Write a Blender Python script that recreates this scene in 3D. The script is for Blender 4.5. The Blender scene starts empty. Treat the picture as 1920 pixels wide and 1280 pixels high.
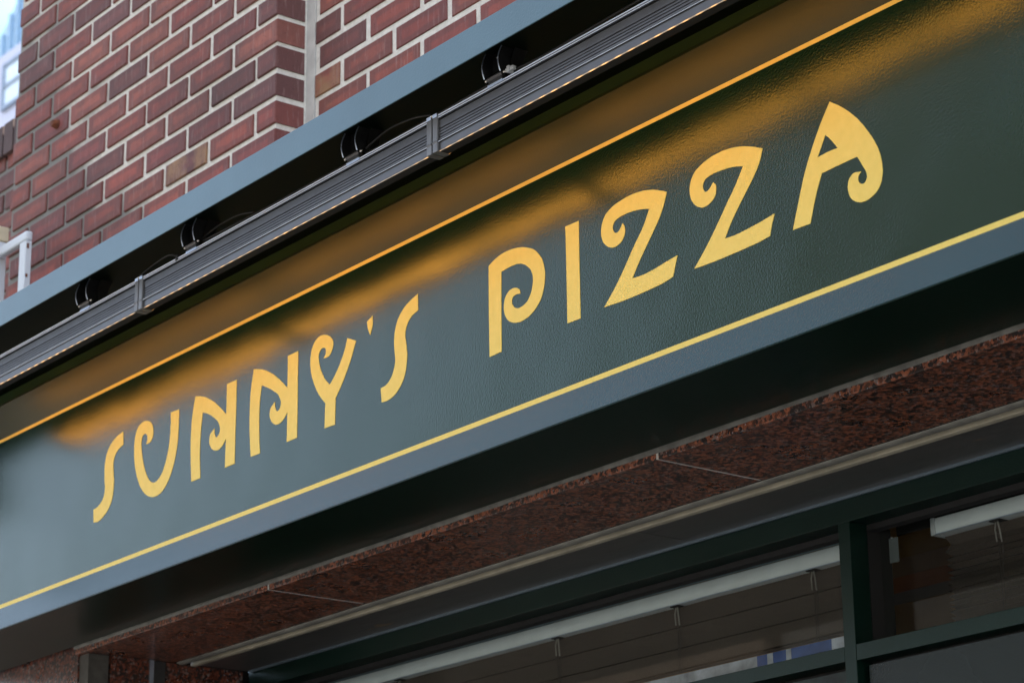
import bpy, bmesh, math, random
from mathutils import Matrix, Vector, noise
random.seed(7)
scene = bpy.context.scene
C = scene.collection
R = math.radians
GZ = -3.1            # level of the pavement; the sign's centre is z = 0

# ------------------------------------------------------------------ camera
cam = bpy.data.cameras.new('camera')
cam_o = bpy.data.objects.new('camera', cam)
C.objects.link(cam_o)
rot = Matrix(((0.60831531, 0.25366476, 0.75206826),
              (0.79361551, -0.18094932, -0.58088877),
              (-0.01126477, 0.95021657, -0.31138654)))
cam_o.matrix_world = Matrix.Translation((3.43915099, -2.65753297, -1.50657194)) @ rot.to_4x4()
cam.sensor_width = 36.0
cam.lens = 88.11
cam.clip_start = 0.05
cam.clip_end = 2000
cam.dof.use_dof = True
cam.dof.focus_distance = 4.55
cam.dof.aperture_fstop = 9.0
scene.camera = cam_o

# ------------------------------------------------------------------ sky and sun
world = bpy.data.worlds.new('World')
scene.world = world
world.use_nodes = True
wn = world.node_tree.nodes; wl = world.node_tree.links
for n in list(wn): wn.remove(n)
sky = wn.new('ShaderNodeTexSky'); sky.sky_type = 'NISHITA'; sky.sun_disc = False
SUN_EL, SUN_AZ = 52.0, 25.0          # azimuth clockwise from +Y: behind the shop
sky.sun_elevation = R(SUN_EL); sky.sun_rotation = R(SUN_AZ)
sky.air_density = 1.0; sky.dust_density = 2.0; sky.ozone_density = 1.0
bg = wn.new('ShaderNodeBackground'); bg.inputs[1].default_value = 0.15
wo = wn.new('ShaderNodeOutputWorld')
mxw = wn.new('ShaderNodeMix'); mxw.data_type = 'RGBA'; mxw.inputs[0].default_value = .5     # thin high cloud over the blue
mxw.inputs[7].default_value = (1.45, 1.32, 1.10, 1)
wl.new(sky.outputs[0], mxw.inputs[6]); wl.new(mxw.outputs[2], bg.inputs[0]); wl.new(bg.outputs[0], wo.inputs[0])
sl = bpy.data.lights.new('sun', 'SUN'); sl.energy = 3.2; sl.angle = R(0.5); sl.color = (1, .95, .87)
so = bpy.data.objects.new('sun', sl); C.objects.link(so)
sd = Vector((math.sin(R(SUN_AZ))*math.cos(R(SUN_EL)), math.cos(R(SUN_AZ))*math.cos(R(SUN_EL)), math.sin(R(SUN_EL))))
so.rotation_euler = sd.to_track_quat('Z', 'Y').to_euler(); so.location = (0, 30, 40)
scene.view_settings.view_transform = 'Standard'
scene.view_settings.look = 'None'
scene.view_settings.exposure = 2.75
scene.view_settings.gamma = 1.0
scene.render.engine = 'CYCLES'

# ------------------------------------------------------------------ materials
def new_mat(name):
    m = bpy.data.materials.new(name); m.use_nodes = True
    nt = m.node_tree; p = nt.nodes['Principled BSDF']
    return m, nt, p
def node(nt, t, **kw):
    n = nt.nodes.new(t)
    for k, v in kw.items():
        if k in n.inputs: n.inputs[k].default_value = v
        else: setattr(n, k, v)
    return n
def coords(nt, scale=(1, 1, 1)):
    tc = nt.nodes.new('ShaderNodeTexCoord'); mp = nt.nodes.new('ShaderNodeMapping')
    mp.inputs['Scale'].default_value = scale
    nt.links.new(tc.outputs['Object'], mp.inputs[0]); return mp.outputs[0]
def ramp(nt, fac, stops):
    r = nt.nodes.new('ShaderNodeValToRGB'); e = r.color_ramp.elements
    while len(e) < len(stops): e.new(0.5)
    for i, (p, c) in enumerate(stops):
        e[i].position = p; e[i].color = (*c, 1) if len(c) == 3 else c
    nt.links.new(fac, r.inputs[0]); return r.outputs[0]
def mix(nt, f, a, b, mode='MIX'):
    m = nt.nodes.new('ShaderNodeMix'); m.data_type = 'RGBA'; m.blend_type = mode
    for sock, v in ((m.inputs[0], f), (m.inputs[6], a), (m.inputs[7], b)):
        if hasattr(v, 'is_output'): nt.links.new(v, sock)
        elif isinstance(v, (int, float)): sock.default_value = v
        else: sock.default_value = (*v, 1)
    return m.outputs[2]
def bump(nt, h, p, strength=.3, dist=.001, prev=None):
    b = nt.nodes.new('ShaderNodeBump'); b.inputs['Strength'].default_value = strength
    b.inputs['Distance'].default_value = dist
    nt.links.new(h, b.inputs['Height'])
    if prev: nt.links.new(prev, b.inputs['Normal'])
    nt.links.new(b.outputs[0], p.inputs['Normal']); return b.outputs[0]
def plain(name, col, rough=.5, metal=0., var=.15, scale=8., bump_s=0., spec=.5, bscale=200.):
    m, nt, p = new_mat(name)
    co = coords(nt)
    n = node(nt, 'ShaderNodeTexNoise', Scale=scale, Detail=5.); nt.links.new(co, n.inputs[0])
    a = tuple(c*(1-var) for c in col); b = tuple(min(1, c*(1+var)) for c in col)
    nt.links.new(ramp(nt, n.outputs[0], [(.3, a), (.7, b)]), p.inputs['Base Color'])
    p.inputs['Roughness'].default_value = rough; p.inputs['Metallic'].default_value = metal
    p.inputs['Specular IOR Level'].default_value = spec
    if bump_s:
        n2 = node(nt, 'ShaderNodeTexNoise', Scale=bscale, Detail=3.); nt.links.new(co, n2.inputs[0])
        bump(nt, n2.outputs[0], p, bump_s, .001)
    return m
def paint(name, col, rough, orange, wave=0., spec=.5, specks=True, tint=(1, 1, 1)):
    """glossy brushed-on enamel: orange peel, slow waves and a few dust specks"""
    m, nt, p = new_mat(name)
    co = coords(nt)
    n = node(nt, 'ShaderNodeTexNoise', Scale=3., Detail=4.); nt.links.new(co, n.inputs[0])
    c = ramp(nt, n.outputs[0], [(.3, tuple(x*.88 for x in col)), (.7, tuple(x*1.12 for x in col))])
    if specks:
        v = node(nt, 'ShaderNodeTexVoronoi', Scale=26.); nt.links.new(co, v.inputs['Vector'])
        s = ramp(nt, v.outputs['Distance'], [(.0, (1, 1, 1)), (.035, (0, 0, 0))])
        n3 = node(nt, 'ShaderNodeTexNoise', Scale=5.); nt.links.new(co, n3.inputs[0])
        s2 = mix(nt, 1., s, ramp(nt, n3.outputs[0], [(.55, (0, 0, 0)), (.65, (.5, .5, .5))]), 'MULTIPLY')
        c = mix(nt, s2, c, (.25, .26, .24))
    nt.links.new(c, p.inputs['Base Color'])
    rn = node(nt, 'ShaderNodeTexNoise', Scale=1.7, Detail=5.); nt.links.new(co, rn.inputs[0])
    rr = node(nt, 'ShaderNodeMapRange'); nt.links.new(rn.outputs[0], rr.inputs[0])
    rr.inputs[3].default_value = rough*.85; rr.inputs[4].default_value = rough*1.2
    nt.links.new(rr.outputs[0], p.inputs['Roughness'])
    p.inputs['Specular IOR Level'].default_value = spec; p.inputs['Specular Tint'].default_value = (*tint, 1)
    prev = None
    if wave:
        w = node(nt, 'ShaderNodeTexNoise', Scale=4.5, Detail=1.); nt.links.new(co, w.inputs[0])
        prev = bump(nt, w.outputs[0], p, 1., wave)
    o = node(nt, 'ShaderNodeTexNoise', Scale=240., Detail=2., Roughness=.55); nt.links.new(co, o.inputs[0])
    # the peel is heavier in some brushed-out patches than in others
    pm = node(nt, 'ShaderNodeTexNoise', Scale=2.3, Detail=2.); nt.links.new(co, pm.inputs[0])
    h = mix(nt, 1., o.outputs[0], ramp(nt, pm.outputs[0], [(.35, (.5,)*3), (.65, (1.,)*3)]), 'MULTIPLY')
    bump(nt, h, p, orange, .0012, prev)
    return m

M = {}
GREEN = (.0050, .022, .0115)
M['panel'] = paint('panel_enamel', GREEN, .18, .38, .0024, spec=.42, tint=(.80, 1, .87))
M['rail'] = paint('rail_enamel', (.004, .030, .034), .22, .25, .001, spec=.42, tint=(.78, 1, .98))
M['top_rail'] = paint('top_rail_enamel', (.017, .030, .010), .34, .2, .001, spec=.32)
M['hood'] = paint('blue_grey_hood_enamel', (.080, .160, .200), .34, .5)  # lighter blue-grey base than the rest of the sign box
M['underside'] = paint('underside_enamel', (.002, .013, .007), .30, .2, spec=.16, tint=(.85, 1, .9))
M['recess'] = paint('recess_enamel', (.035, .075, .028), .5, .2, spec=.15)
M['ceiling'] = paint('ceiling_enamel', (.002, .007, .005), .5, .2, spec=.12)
M['frame'] = paint('frame_enamel', (.003, .016, .011), .30, .5, spec=.36, tint=(.78, 1, .97))
m, nt, p = new_mat('gold_paint'); co = coords(nt)
n = node(nt, 'ShaderNodeTexNoise', Scale=60., Detail=4.); nt.links.new(co, n.inputs[0])
nt.links.new(ramp(nt, n.outputs[0], [(.3, (.85, .665, .150)), (.7, (.91, .71, .175))]), p.inputs['Base Color'])
p.inputs['Roughness'].default_value = .5; p.inputs['Specular IOR Level'].default_value = .25
n = node(nt, 'ShaderNodeTexNoise', Scale=160., Detail=2.); nt.links.new(co, n.inputs[0])
bump(nt, n.outputs[0], p, .25, .001); M['gold'] = m

def brick_mat():
    m, nt, p = new_mat('fired_brick'); co = coords(nt)
    at = nt.nodes.new('ShaderNodeAttribute'); at.attribute_name = 'brick_colour'
    n1 = node(nt, 'ShaderNodeTexNoise', Scale=22., Detail=7., Roughness=.7); nt.links.new(co, n1.inputs[0])
    n2 = node(nt, 'ShaderNodeTexNoise', Scale=9., Detail=5., Roughness=.6); nt.links.new(co, n2.inputs[0])
    c = mix(nt, ramp(nt, n1.outputs[0], [(.35, (0, 0, 0)), (.75, (.55,)*3)]), at.outputs['Color'], (.13, .056, .052))
    c = mix(nt, ramp(nt, n2.outputs[0], [(.60, (0, 0, 0)), (.72, (.35,)*3)]), c, (.30, .15, .09))
    uv = nt.nodes.new('ShaderNodeAttribute'); uv.attribute_name = 'brick_uv'
    su = nt.nodes.new('ShaderNodeSeparateColor'); nt.links.new(uv.outputs['Color'], su.inputs[0])
    ed = None
    for k, wd in ((0, 1.), (1, .45)):        # fired-edge tone: distance from the brick's own edges
        pp = node(nt, 'ShaderNodeMath', operation='PINGPONG'); pp.inputs[1].default_value = .5; nt.links.new(su.outputs[k], pp.inputs[0])
        mm = node(nt, 'ShaderNodeMath', operation='MULTIPLY'); mm.inputs[1].default_value = wd; nt.links.new(pp.outputs[0], mm.inputs[0])
        if ed is None: ed = mm
        else:
            mn = node(nt, 'ShaderNodeMath', operation='MINIMUM'); nt.links.new(ed.outputs[0], mn.inputs[0]); nt.links.new(mm.outputs[0], mn.inputs[1]); ed = mn
    en = node(nt, 'ShaderNodeMath', operation='MULTIPLY_ADD'); nt.links.new(n2.outputs[0], en.inputs[0]); en.inputs[1].default_value = -.24; nt.links.new(ed.outputs[0], en.inputs[2])
    c = mix(nt, ramp(nt, en.outputs[0], [(.0, (.42,)*3), (.05, (0, 0, 0))]), c, (.10, .060, .058))
    gr = node(nt, 'ShaderNodeTexNoise', Scale=2.6, Detail=6., Roughness=.65); nt.links.new(co, gr.inputs[0])
    c = mix(nt, ramp(nt, gr.outputs[0], [(.50, (0, 0, 0)), (.68, (.50,)*3)]), c, (.075, .050, .045))      # soot drifts across several bricks
    c = mix(nt, ramp(nt, su.outputs[2], [(0, (0, 0, 0)), (1, (1, 1, 1))]), c, mix(nt, ramp(nt, n2.outputs[0], [(.42, (0, 0, 0)), (.58, (1, 1, 1))]), c, (.33, .185, .10)))
    # vertical drag marks of the wire-cut face and pale bloom
    mp = coords(nt, (60, 60, 7)); n3 = node(nt, 'ShaderNodeTexNoise', Scale=2., Detail=5., Roughness=.7); nt.links.new(mp, n3.inputs[0])
    c = mix(nt, ramp(nt, n3.outputs[0], [(.55, (0, 0, 0)), (.75, (.38,)*3)]), c, (.46, .33, .29))
    v = node(nt, 'ShaderNodeTexVoronoi', Scale=75.); nt.links.new(co, v.inputs['Vector'])
    c = mix(nt, ramp(nt, v.outputs['Distance'], [(.06, (.8,)*3), (.12, (0, 0, 0))]), c, (.05, .03, .03))
    nt.links.new(c, p.inputs['Base Color']); p.inputs['Roughness'].default_value = .7; p.inputs['Specular IOR Level'].default_value = .25
    n4 = node(nt, 'ShaderNodeTexNoise', Scale=120., Detail=5.); nt.links.new(co, n4.inputs[0])
    b = bump(nt, n3.outputs[0], p, .35, .0015); bump(nt, n4.outputs[0], p, .4, .001, b)
    return m
M['brick'] = brick_mat()
m, nt, p = new_mat('mortar'); co = coords(nt)
n = node(nt, 'ShaderNodeTexNoise', Scale=70., Detail=6., Roughness=.7); nt.links.new(co, n.inputs[0])
c = ramp(nt, n.outputs[0], [(.3, (.62, .58, .50)), (.7, (.86, .82, .73))])
# soot patch low on the street-corner side of the pier (a stain with its own outline)
sx = node(nt, 'ShaderNodeTexCoord'); sep = nt.nodes.new('ShaderNodeSeparateXYZ'); nt.links.new(sx.outputs['Object'], sep.inputs[0])
ma = node(nt, 'ShaderNodeMath', operation='MULTIPLY_ADD'); nt.links.new(sep.outputs[0], ma.inputs[0]); ma.inputs[1].default_value = -1.1; ma.inputs[2].default_value = -1.62
mb = node(nt, 'ShaderNodeMath', operation='SUBTRACT'); nt.links.new(ma.outputs[0], mb.inputs[0])
mz = node(nt, 'ShaderNodeMath', operation='MULTIPLY'); nt.links.new(sep.outputs[2], mz.inputs[0]); mz.inputs[1].default_value = .75
nt.links.new(mz.outputs[0], mb.inputs[1])
ns = node(nt, 'ShaderNodeTexNoise', Scale=3.2, Detail=5.); nt.links.new(co, ns.inputs[0])
mc = node(nt, 'ShaderNodeMath', operation='ADD'); nt.links.new(mb.outputs[0], mc.inputs[0]); nt.links.new(ns.outputs[0], mc.inputs[1])
c = mix(nt, ramp(nt, mc.outputs[0], [(.28, (0, 0, 0)), (.45, (.9,)*3)]), c, (.17, .17, .155))
nt.links.new(c, p.inputs['Base Color']); p.inputs['Roughness'].default_value = .9
bump(nt, n.outputs[0], p, .6, .002); M['mortar'] = m
M['caulk'] = plain('pale_caulk', (.60, .58, .53), .8, var=.12, scale=25, bump_s=.4)

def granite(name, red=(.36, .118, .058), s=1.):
    m, nt, p = new_mat(name); co = coords(nt)
    w = node(nt, 'ShaderNodeTexNoise', Scale=28., Detail=4.); nt.links.new(co, w.inputs[0])
    wm = mix(nt, .012, co, w.outputs[1])
    v = node(nt, 'ShaderNodeTexVoronoi', Scale=150.*s); nt.links.new(wm, v.inputs['Vector'])
    sepc = nt.nodes.new('ShaderNodeSeparateColor'); nt.links.new(v.outputs['Color'], sepc.inputs[0])
    c1 = ramp(nt, sepc.outputs[0], [(.0, (.022, .018, .018)), (.25, (.045, .028, .022)), (.40, tuple(x*.5 for x in red)), (.62, red), (.85, tuple(min(1, x*1.25) for x in red)), (.97, (.23, .17, .15))])
    n = node(nt, 'ShaderNodeTexNoise', Scale=120.*s, Detail=7., Roughness=.7); nt.links.new(co, n.inputs[0])
    c = mix(nt, ramp(nt, n.outputs[0], [(.49, (0, 0, 0)), (.60, (.95,)*3)]), c1, (.026, .018, .018))
    n2 = node(nt, 'ShaderNodeTexNoise', Scale=180., Detail=3.); nt.links.new(co, n2.inputs[0])
    c = mix(nt, ramp(nt, n2.outputs[0], [(.64, (0, 0, 0)), (.71, (.75,)*3)]), c, (.40, .40, .42))
    nt.links.new(c, p.inputs['Base Color']); p.inputs['Roughness'].default_value = .24
    n3 = node(nt, 'ShaderNodeTexNoise', Scale=9., Detail=5.); nt.links.new(co, n3.inputs[0])
    rr = node(nt, 'ShaderNodeMapRange'); nt.links.new(n3.outputs[0], rr.inputs[0]); rr.inputs[3].default_value = .12; rr.inputs[4].default_value = .5
    nt.links.new(rr.outputs[0], p.inputs['Roughness'])
    return m
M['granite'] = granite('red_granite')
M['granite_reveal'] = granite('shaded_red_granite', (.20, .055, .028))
M['alu'] = plain('grey_anodised_aluminium', (.125, .123, .125), .42, .85, .08, 30)
M['alu_mid'] = plain('cast_aluminium', (.20, .20, .205), .5, .6, .1, 40)
M['alu_light'] = plain('bright_anodised_aluminium', (.62, .70, .84), .33, .8, .06, 30)  # bluish base also carries the sky highlights on the light bars
M['black_metal'] = plain('black_coated_steel', (.035, .036, .038), .35, .5, .2, 60)
M['steel'] = plain('bright_screw_steel', (.65, .62, .58), .25, 1., .1, 60)
M['rubber'] = plain('black_cable_rubber', (.018, .017, .017), .45, 0, .2, 40)
M['white_plastic'] = plain('white_plastic', (.55, .57, .58), .5, 0, .08, 40)
M['seal_dark'] = plain('dark_grey_sealant', (.085, .08, .07), .7, 0, .35, 30, .4)
M['seal_grey'] = plain('grey_sealant', (.17, .165, .145), .7, 0, .35, 30, .4)
M['cream'] = plain('cream_sealant_strip', (.50, .45, .33), .55, 0, .2, 14, .3)
M['bead'] = plain('putty_coloured_bead', (.27, .26, .22), .6, 0, .25, 18, .3)
m, nt, p = new_mat('stained_steel_soffit'); co = coords(nt, (1, 3, 1))
n = node(nt, 'ShaderNodeTexNoise', Scale=5., Detail=7., Roughness=.65); nt.links.new(co, n.inputs[0])
c = ramp(nt, n.outputs[0], [(.35, (.12, .115, .11)), (.55, (.17, .16, .15)), (.66, (.16, .155, .15)), (.72, (.34, .24, .15))])
nt.links.new(c, p.inputs['Base Color']); p.inputs['Metallic'].default_value = .5
nt.links.new(ramp(nt, n.outputs[0], [(.3, (.28,)*3), (.7, (.5,)*3)]), p.inputs['Roughness']); M['soffit'] = m
M['rail_grey'] = plain('pale_grey_blind_rail', (.86, .90, .91), .5, 0, .05, 20)
m, nt, p = new_mat('brown_shade_cloth'); co = coords(nt, (1, 1, 1))
n = node(nt, 'ShaderNodeTexNoise', Scale=420., Detail=2.); nt.links.new(co, n.inputs[0])
n2 = node(nt, 'ShaderNodeTexNoise', Scale=6., Detail=4.); nt.links.new(co, n2.inputs[0])
c = mix(nt, n2.outputs[0], (.060, .044, .034), (.085, .064, .050))
nt.links.new(mix(nt, .35, c, ramp(nt, n.outputs[0], [(.3, (.02, .015, .012)), (.7, (.13, .10, .08))])), p.inputs['Base Color'])
p.inputs['Roughness'].default_value = .9; M['cloth'] = m
M['cord'] = plain('pale_cord_plastic', (.30, .28, .25), .6)
M['cord_dark'] = plain('brown_lift_cord', (.05, .04, .035), .8)
M['white_pipe'] = plain('white_painted_pipe', (.66, .70, .73), .5, 0, .05, 6)
M['cream_pipe'] = plain('yellowed_pipe_coupling', (.62, .53, .36), .6, 0, .1, 25)
M['rust'] = plain('rust', (.16, .05, .02), .9, 0, .6, 60, .6)
M['dark'] = plain('dark_render', (.012, .012, .012), .8)
M['pale_render'] = plain('pale_lilac_render', (.60, .60, .72), .8, 0, .05, .3)
M['blue_frame'] = plain('blue_grey_window_frame', (.28, .34, .44), .5)
m, nt, p = new_mat('clear_glass')
for nn in list(nt.nodes): nt.nodes.remove(nn)
o = nt.nodes.new('ShaderNodeOutputMaterial'); tr = nt.nodes.new('ShaderNodeBsdfTransparent'); tr.inputs[0].default_value = (.93, .955, .945, 1)
gl = nt.nodes.new('ShaderNodeBsdfGlossy'); gl.inputs['Roughness'].default_value = .015
fr = nt.nodes.new('ShaderNodeFresnel'); ge = nt.nodes.new('ShaderNodeNewGeometry')
mi = nt.nodes.new('ShaderNodeMapRange'); nt.links.new(ge.outputs['Backfacing'], mi.inputs[0]); mi.inputs[3].default_value = 1.5; mi.inputs[4].default_value = 1/1.5
nt.links.new(mi.outputs[0], fr.inputs[0]); ms = nt.nodes.new('ShaderNodeMixShader')
hf = node(nt, 'ShaderNodeMath', operation='MULTIPLY'); hf.inputs[1].default_value = .27; nt.links.new(fr.outputs[0], hf.inputs[0]); nt.links.new(hf.outputs[0], ms.inputs[0]); nt.links.new(tr.outputs[0], ms.inputs[1]); nt.links.new(gl.outputs[0], ms.inputs[2]); nt.links.new(ms.outputs[0], o.inputs[0])
M['glass'] = m
def emit(name, col, strength):
    m, nt, p = new_mat(name)
    p.inputs['Base Color'].default_value = (.6, .5, .4, 1)
    p.inputs['Emission Color'].default_value = (*col, 1); p.inputs['Emission Strength'].default_value = strength
    return m, nt, p
LED = (1.0, .39, .055)
M['lens'], nt, p = emit('amber_led_lens', LED, 9.0)
# the diodes along the lens are not one even tube
co = coords(nt); w = node(nt, 'ShaderNodeTexNoise', Scale=9., Detail=3.); nt.links.new(co, w.inputs[0])
mr = node(nt, 'ShaderNodeMapRange'); nt.links.new(w.outputs[0], mr.inputs[0]); mr.inputs[1].default_value = .3; mr.inputs[2].default_value = .7
mr.inputs[3].default_value = 1.5; mr.inputs[4].default_value = 2.4; nt.links.new(mr.outputs[0], p.inputs['Emission Strength'])
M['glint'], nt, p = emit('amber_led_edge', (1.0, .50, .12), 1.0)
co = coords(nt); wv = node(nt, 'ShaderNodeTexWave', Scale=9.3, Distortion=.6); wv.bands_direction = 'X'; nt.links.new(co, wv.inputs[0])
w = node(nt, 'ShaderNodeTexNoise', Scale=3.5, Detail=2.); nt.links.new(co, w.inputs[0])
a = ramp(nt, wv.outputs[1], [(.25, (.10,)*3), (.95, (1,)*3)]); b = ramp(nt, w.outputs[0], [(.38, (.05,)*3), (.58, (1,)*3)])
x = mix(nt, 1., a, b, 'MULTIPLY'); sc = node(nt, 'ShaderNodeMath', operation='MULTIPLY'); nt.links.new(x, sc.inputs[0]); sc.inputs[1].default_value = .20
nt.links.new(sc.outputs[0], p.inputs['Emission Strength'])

# ------------------------------------------------------------------ helpers
def box(bm, x0, x1, y0, y1, z0, z1):
    v = [bm.verts.new((x, y, z)) for x in (x0, x1) for y in (y0, y1) for z in (z0, z1)]
    for f in ((0, 1, 3, 2), (4, 6, 7, 5), (0, 4, 5, 1), (2, 3, 7, 6), (0, 2, 6, 4), (1, 5, 7, 3)):
        bm.faces.new([v[i] for i in f])
    return v
def prism_x(bm, pts, x0, x1):
    """extrude a (y, z) outline along x"""
    a = [bm.verts.new((x0, y, z)) for y, z in pts]; b = [bm.verts.new((x1, y, z)) for y, z in pts]
    n = len(pts); bm.faces.new(a); bm.faces.new(b[::-1])
    for i in range(n): bm.faces.new((a[i], b[i], b[(i+1) % n], a[(i+1) % n]))
def tube(bm, pts, r, seg=8):
    pts = [Vector(p) for p in pts]; rings = []
    for i, p in enumerate(pts):
        t = (pts[min(i+1, len(pts)-1)] - pts[max(i-1, 0)]).normalized()
        u = t.cross(Vector((0, 0, 1))); u = u.normalized() if u.length > 1e-3 else Vector((1, 0, 0)); w = t.cross(u)
        rings.append([bm.verts.new(p + r*(math.cos(a)*u + math.sin(a)*w)) for a in [2*math.pi*k/seg for k in range(seg)]])
    for a, b in zip(rings, rings[1:]):
        for k in range(seg): bm.faces.new((a[k], a[(k+1) % seg], b[(k+1) % seg], b[k]))
    bm.faces.new(rings[0][::-1]); bm.faces.new(rings[-1])
def obj(name, bm, mat, parent=None, bevel=0., smooth=False):
    me = bpy.data.meshes.new(name)
    bmesh.ops.recalc_face_normals(bm, faces=bm.faces)
    bm.to_mesh(me); bm.free(); me.materials.append(mat)
    o = bpy.data.objects.new(name, me); C.objects.link(o)
    if parent: o.parent = parent; o.matrix_parent_inverse = Matrix.Translation(-parent.location)
    if bevel:
        b = o.modifiers.new('bevel', 'BEVEL'); b.width = bevel; b.segments = 2; b.limit_method = 'ANGLE'; b.angle_limit = R(40)
    if smooth:
        for p in me.polygons: p.use_smooth = True
    return o
def boxo(name, mat, parent, *b, bevel=0.):
    bm = bmesh.new(); box(bm, *b); return obj(name, bm, mat, parent, bevel)
def tag(o, label=None, cat=None, group=None, kind=None):
    for k, v in (('label', label), ('category', cat), ('group', group), ('kind', kind)):
        if v: o[k] = v
    return o
def empty(name, loc=(0, 0, 0)):
    o = bpy.data.objects.new(name, None); C.objects.link(o); o.location = loc; return o
def structure(name, bm, mat): return tag(obj(name, bm, mat), kind='structure')
def copy_tree(o, parent=None):
    c = o.copy(); C.objects.link(c)
    if parent: c.parent = parent
    for ch in [q for q in bpy.data.objects if q.parent is o]: copy_tree(ch, c)
    return c
# ------------------------------------------------------------------ street
bm = bmesh.new(); box(bm, -300, 300, -300, 300, GZ-.5, GZ-.12)
structure('road', bm, plain('asphalt', (.06, .058, .054), .85, 0, .3, 3, .5, bscale=90))
bm = bmesh.new(); box(bm, -60, 60, -3.6, .7, GZ-.115, GZ)
structure('pavement', bm, plain('concrete_paving', (.17, .16, .145), .85, 0, .2, 2, .4, bscale=60))
bm = bmesh.new(); box(bm, -60, 60, -13, -10.5, GZ-.115, GZ)
structure('pavement', bm, plain('far_concrete_paving', (.17, .16, .145), .85, 0, .2, 2, .4, bscale=60))

# buildings across the street and far beyond the corner
def block(name, label, x0, x1, y0, y1, h, wall, win, pitch=3.2, storey=3.1, face='+y'):
    t = tag(empty(name, ((x0+x1)/2, (y0+y1)/2, GZ)), label, 'building')
    boxo('wall', wall, t, x0, x1, y0, y1, GZ-.1, GZ+h)
    boxo('roof', M['dark'], t, x0-.15, x1+.15, y0-.15, y1+.15, GZ+h+.003, GZ+h+.35)
    nx = int((x1-x0)/pitch); nz = int(h/storey)
    for k in range(nz):
        for i in range(nx):
            cx = x0 + (i+.5)*(x1-x0)/nx; cz = GZ + k*storey + 1.75
            bm = bmesh.new(); fy = y1
            for a in ((cx-.85, cx+.85, fy-.05, fy+.05, cz+.8, cz+.88), (cx-.85, cx+.85, fy-.05, fy+.09, cz-.88, cz-.8), (cx-.85, cx-.78, fy-.05, fy+.05, cz-.797, cz+.797), (cx+.78, cx+.85, fy-.05, fy+.05, cz-.797, cz+.797), (cx-.03, cx+.03, fy-.05, fy+.045, cz-.797, cz+.797)): box(bm, *a)
            f = obj('window', bm, M['blue_frame'], t)
            g = boxo('pane', win, f, cx-.78, cx+.78, fy-.02, fy+.012, cz-.8, cz+.8)
    return t
dark_glass = plain('dark_window_glass', (.03, .035, .04), .08, 0, .2, 2)
block('office_building', 'grey brick office block across the street, opposite the shop', -14.5, 16, -24, -13, 11.8, plain('grey_brick_facade', (.12, .115, .105), .8, 0, .15, 1.5), dark_glass)
block('apartment_building', 'low brown apartment block across the street, further along', -34, -15.2, -23, -13.4, 7.0, plain('brown_render_facade', (.16, .12, .09), .85, 0, .15, 1.5), dark_glass)

# pale block far beyond the corner, with the curved glass tower behind it
t = tag(empty('apartment_building', (-29, 14.5, GZ)), 'pale lilac rendered block far behind the brick pier, out of focus', 'building')
W = M['pale_render']
boxo('wall', W, t, -44, -27.4, 13.4, 24, GZ-.1, 15.47)
bp = plain('bright_pane', (.72, .82, .95), .3)
for (cx, cz) in ((-30.13, 14.83), (-32.4, 14.83), (-30.13, 12.3), (-32.4, 12.3)):
    b2 = bmesh.new()
    for a in ((cx-.36, cx-.29, 13.33, 13.45, cz-.40, cz+.40), (cx+.29, cx+.36, 13.33, 13.45, cz-.40, cz+.40), (cx-.288, cx+.288, 13.33, 13.45, cz+.34, cz+.40), (cx-.288, cx+.288, 13.33, 13.45, cz-.40, cz-.34), (cx-.288, cx+.288, 13.335, 13.45, cz-.03, cz+.03)): box(b2, *a)
    f = obj('window', b2, M['blue_frame'], t)
    boxo('pane', bp, f, cx-.285, cx+.285, 13.36, 13.42, cz-.335, cz+.335)
t2 = tag(empty('ribbed_tower', (-76, 40, GZ)), 'pale blue ribbed tower with a curved top edge, above the lilac block', 'building')
prof = [(-92, GZ), (-66, GZ), (-66, 52), (-75.2, 44.5), (-76.6, 42.4), (-77.6, 41.3), (-78.4, 40.6), (-79.2, 40.1), (-80.5, 39.6), (-92, 38)]
bm = bmesh.new(); a = [bm.verts.new((x, 36, z)) for x, z in prof]; c = [bm.verts.new((x, 48, z)) for x, z in prof]
bm.faces.new(a); bm.faces.new(c[::-1])
for i in range(len(prof)): bm.faces.new((a[i], c[i], c[(i+1) % len(prof)], a[(i+1) % len(prof)]))
obj('wall', bm, plain('pale_blue_cladding', (.42, .58, .72), .5, 0, .05, .5), t2)
bm = bmesh.new(); x = -91.5
while x < -67:
    top = 38+max(0, (x+80.5))*1.05 if x > -80.5 else 38+(x+92)*.13
    box(bm, x, x+.16, 35.8, 35.998, GZ, top); x += .62
obj('ribs', bm, plain('blue_rib', (.37, .53, .68), .5), t2)
t3 = tag(empty('glass_tower', (-150, 75, GZ)), 'pale cyan curved glass tower at the very top left corner', 'building')
bm = bmesh.new(); N = 40; ctr = (-160, 85); rad = 34
ring = [(ctr[0]+rad*math.cos(2*math.pi*i/N), ctr[1]+rad*math.sin(2*math.pi*i/N)) for i in range(N)]
a = [bm.verts.new((x, y, GZ)) for x, y in ring]; c = [bm.verts.new((x, y, 110)) for x, y in ring]
bm.faces.new(a); bm.faces.new(c[::-1])
for i in range(N): bm.faces.new((a[i], a[(i+1) % N], c[(i+1) % N], c[i]))
obj('curtain_wall', bm, plain('cyan_glass', (.48, .74, .80), .3, 0, .08, .2), t3, smooth=True)

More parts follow.
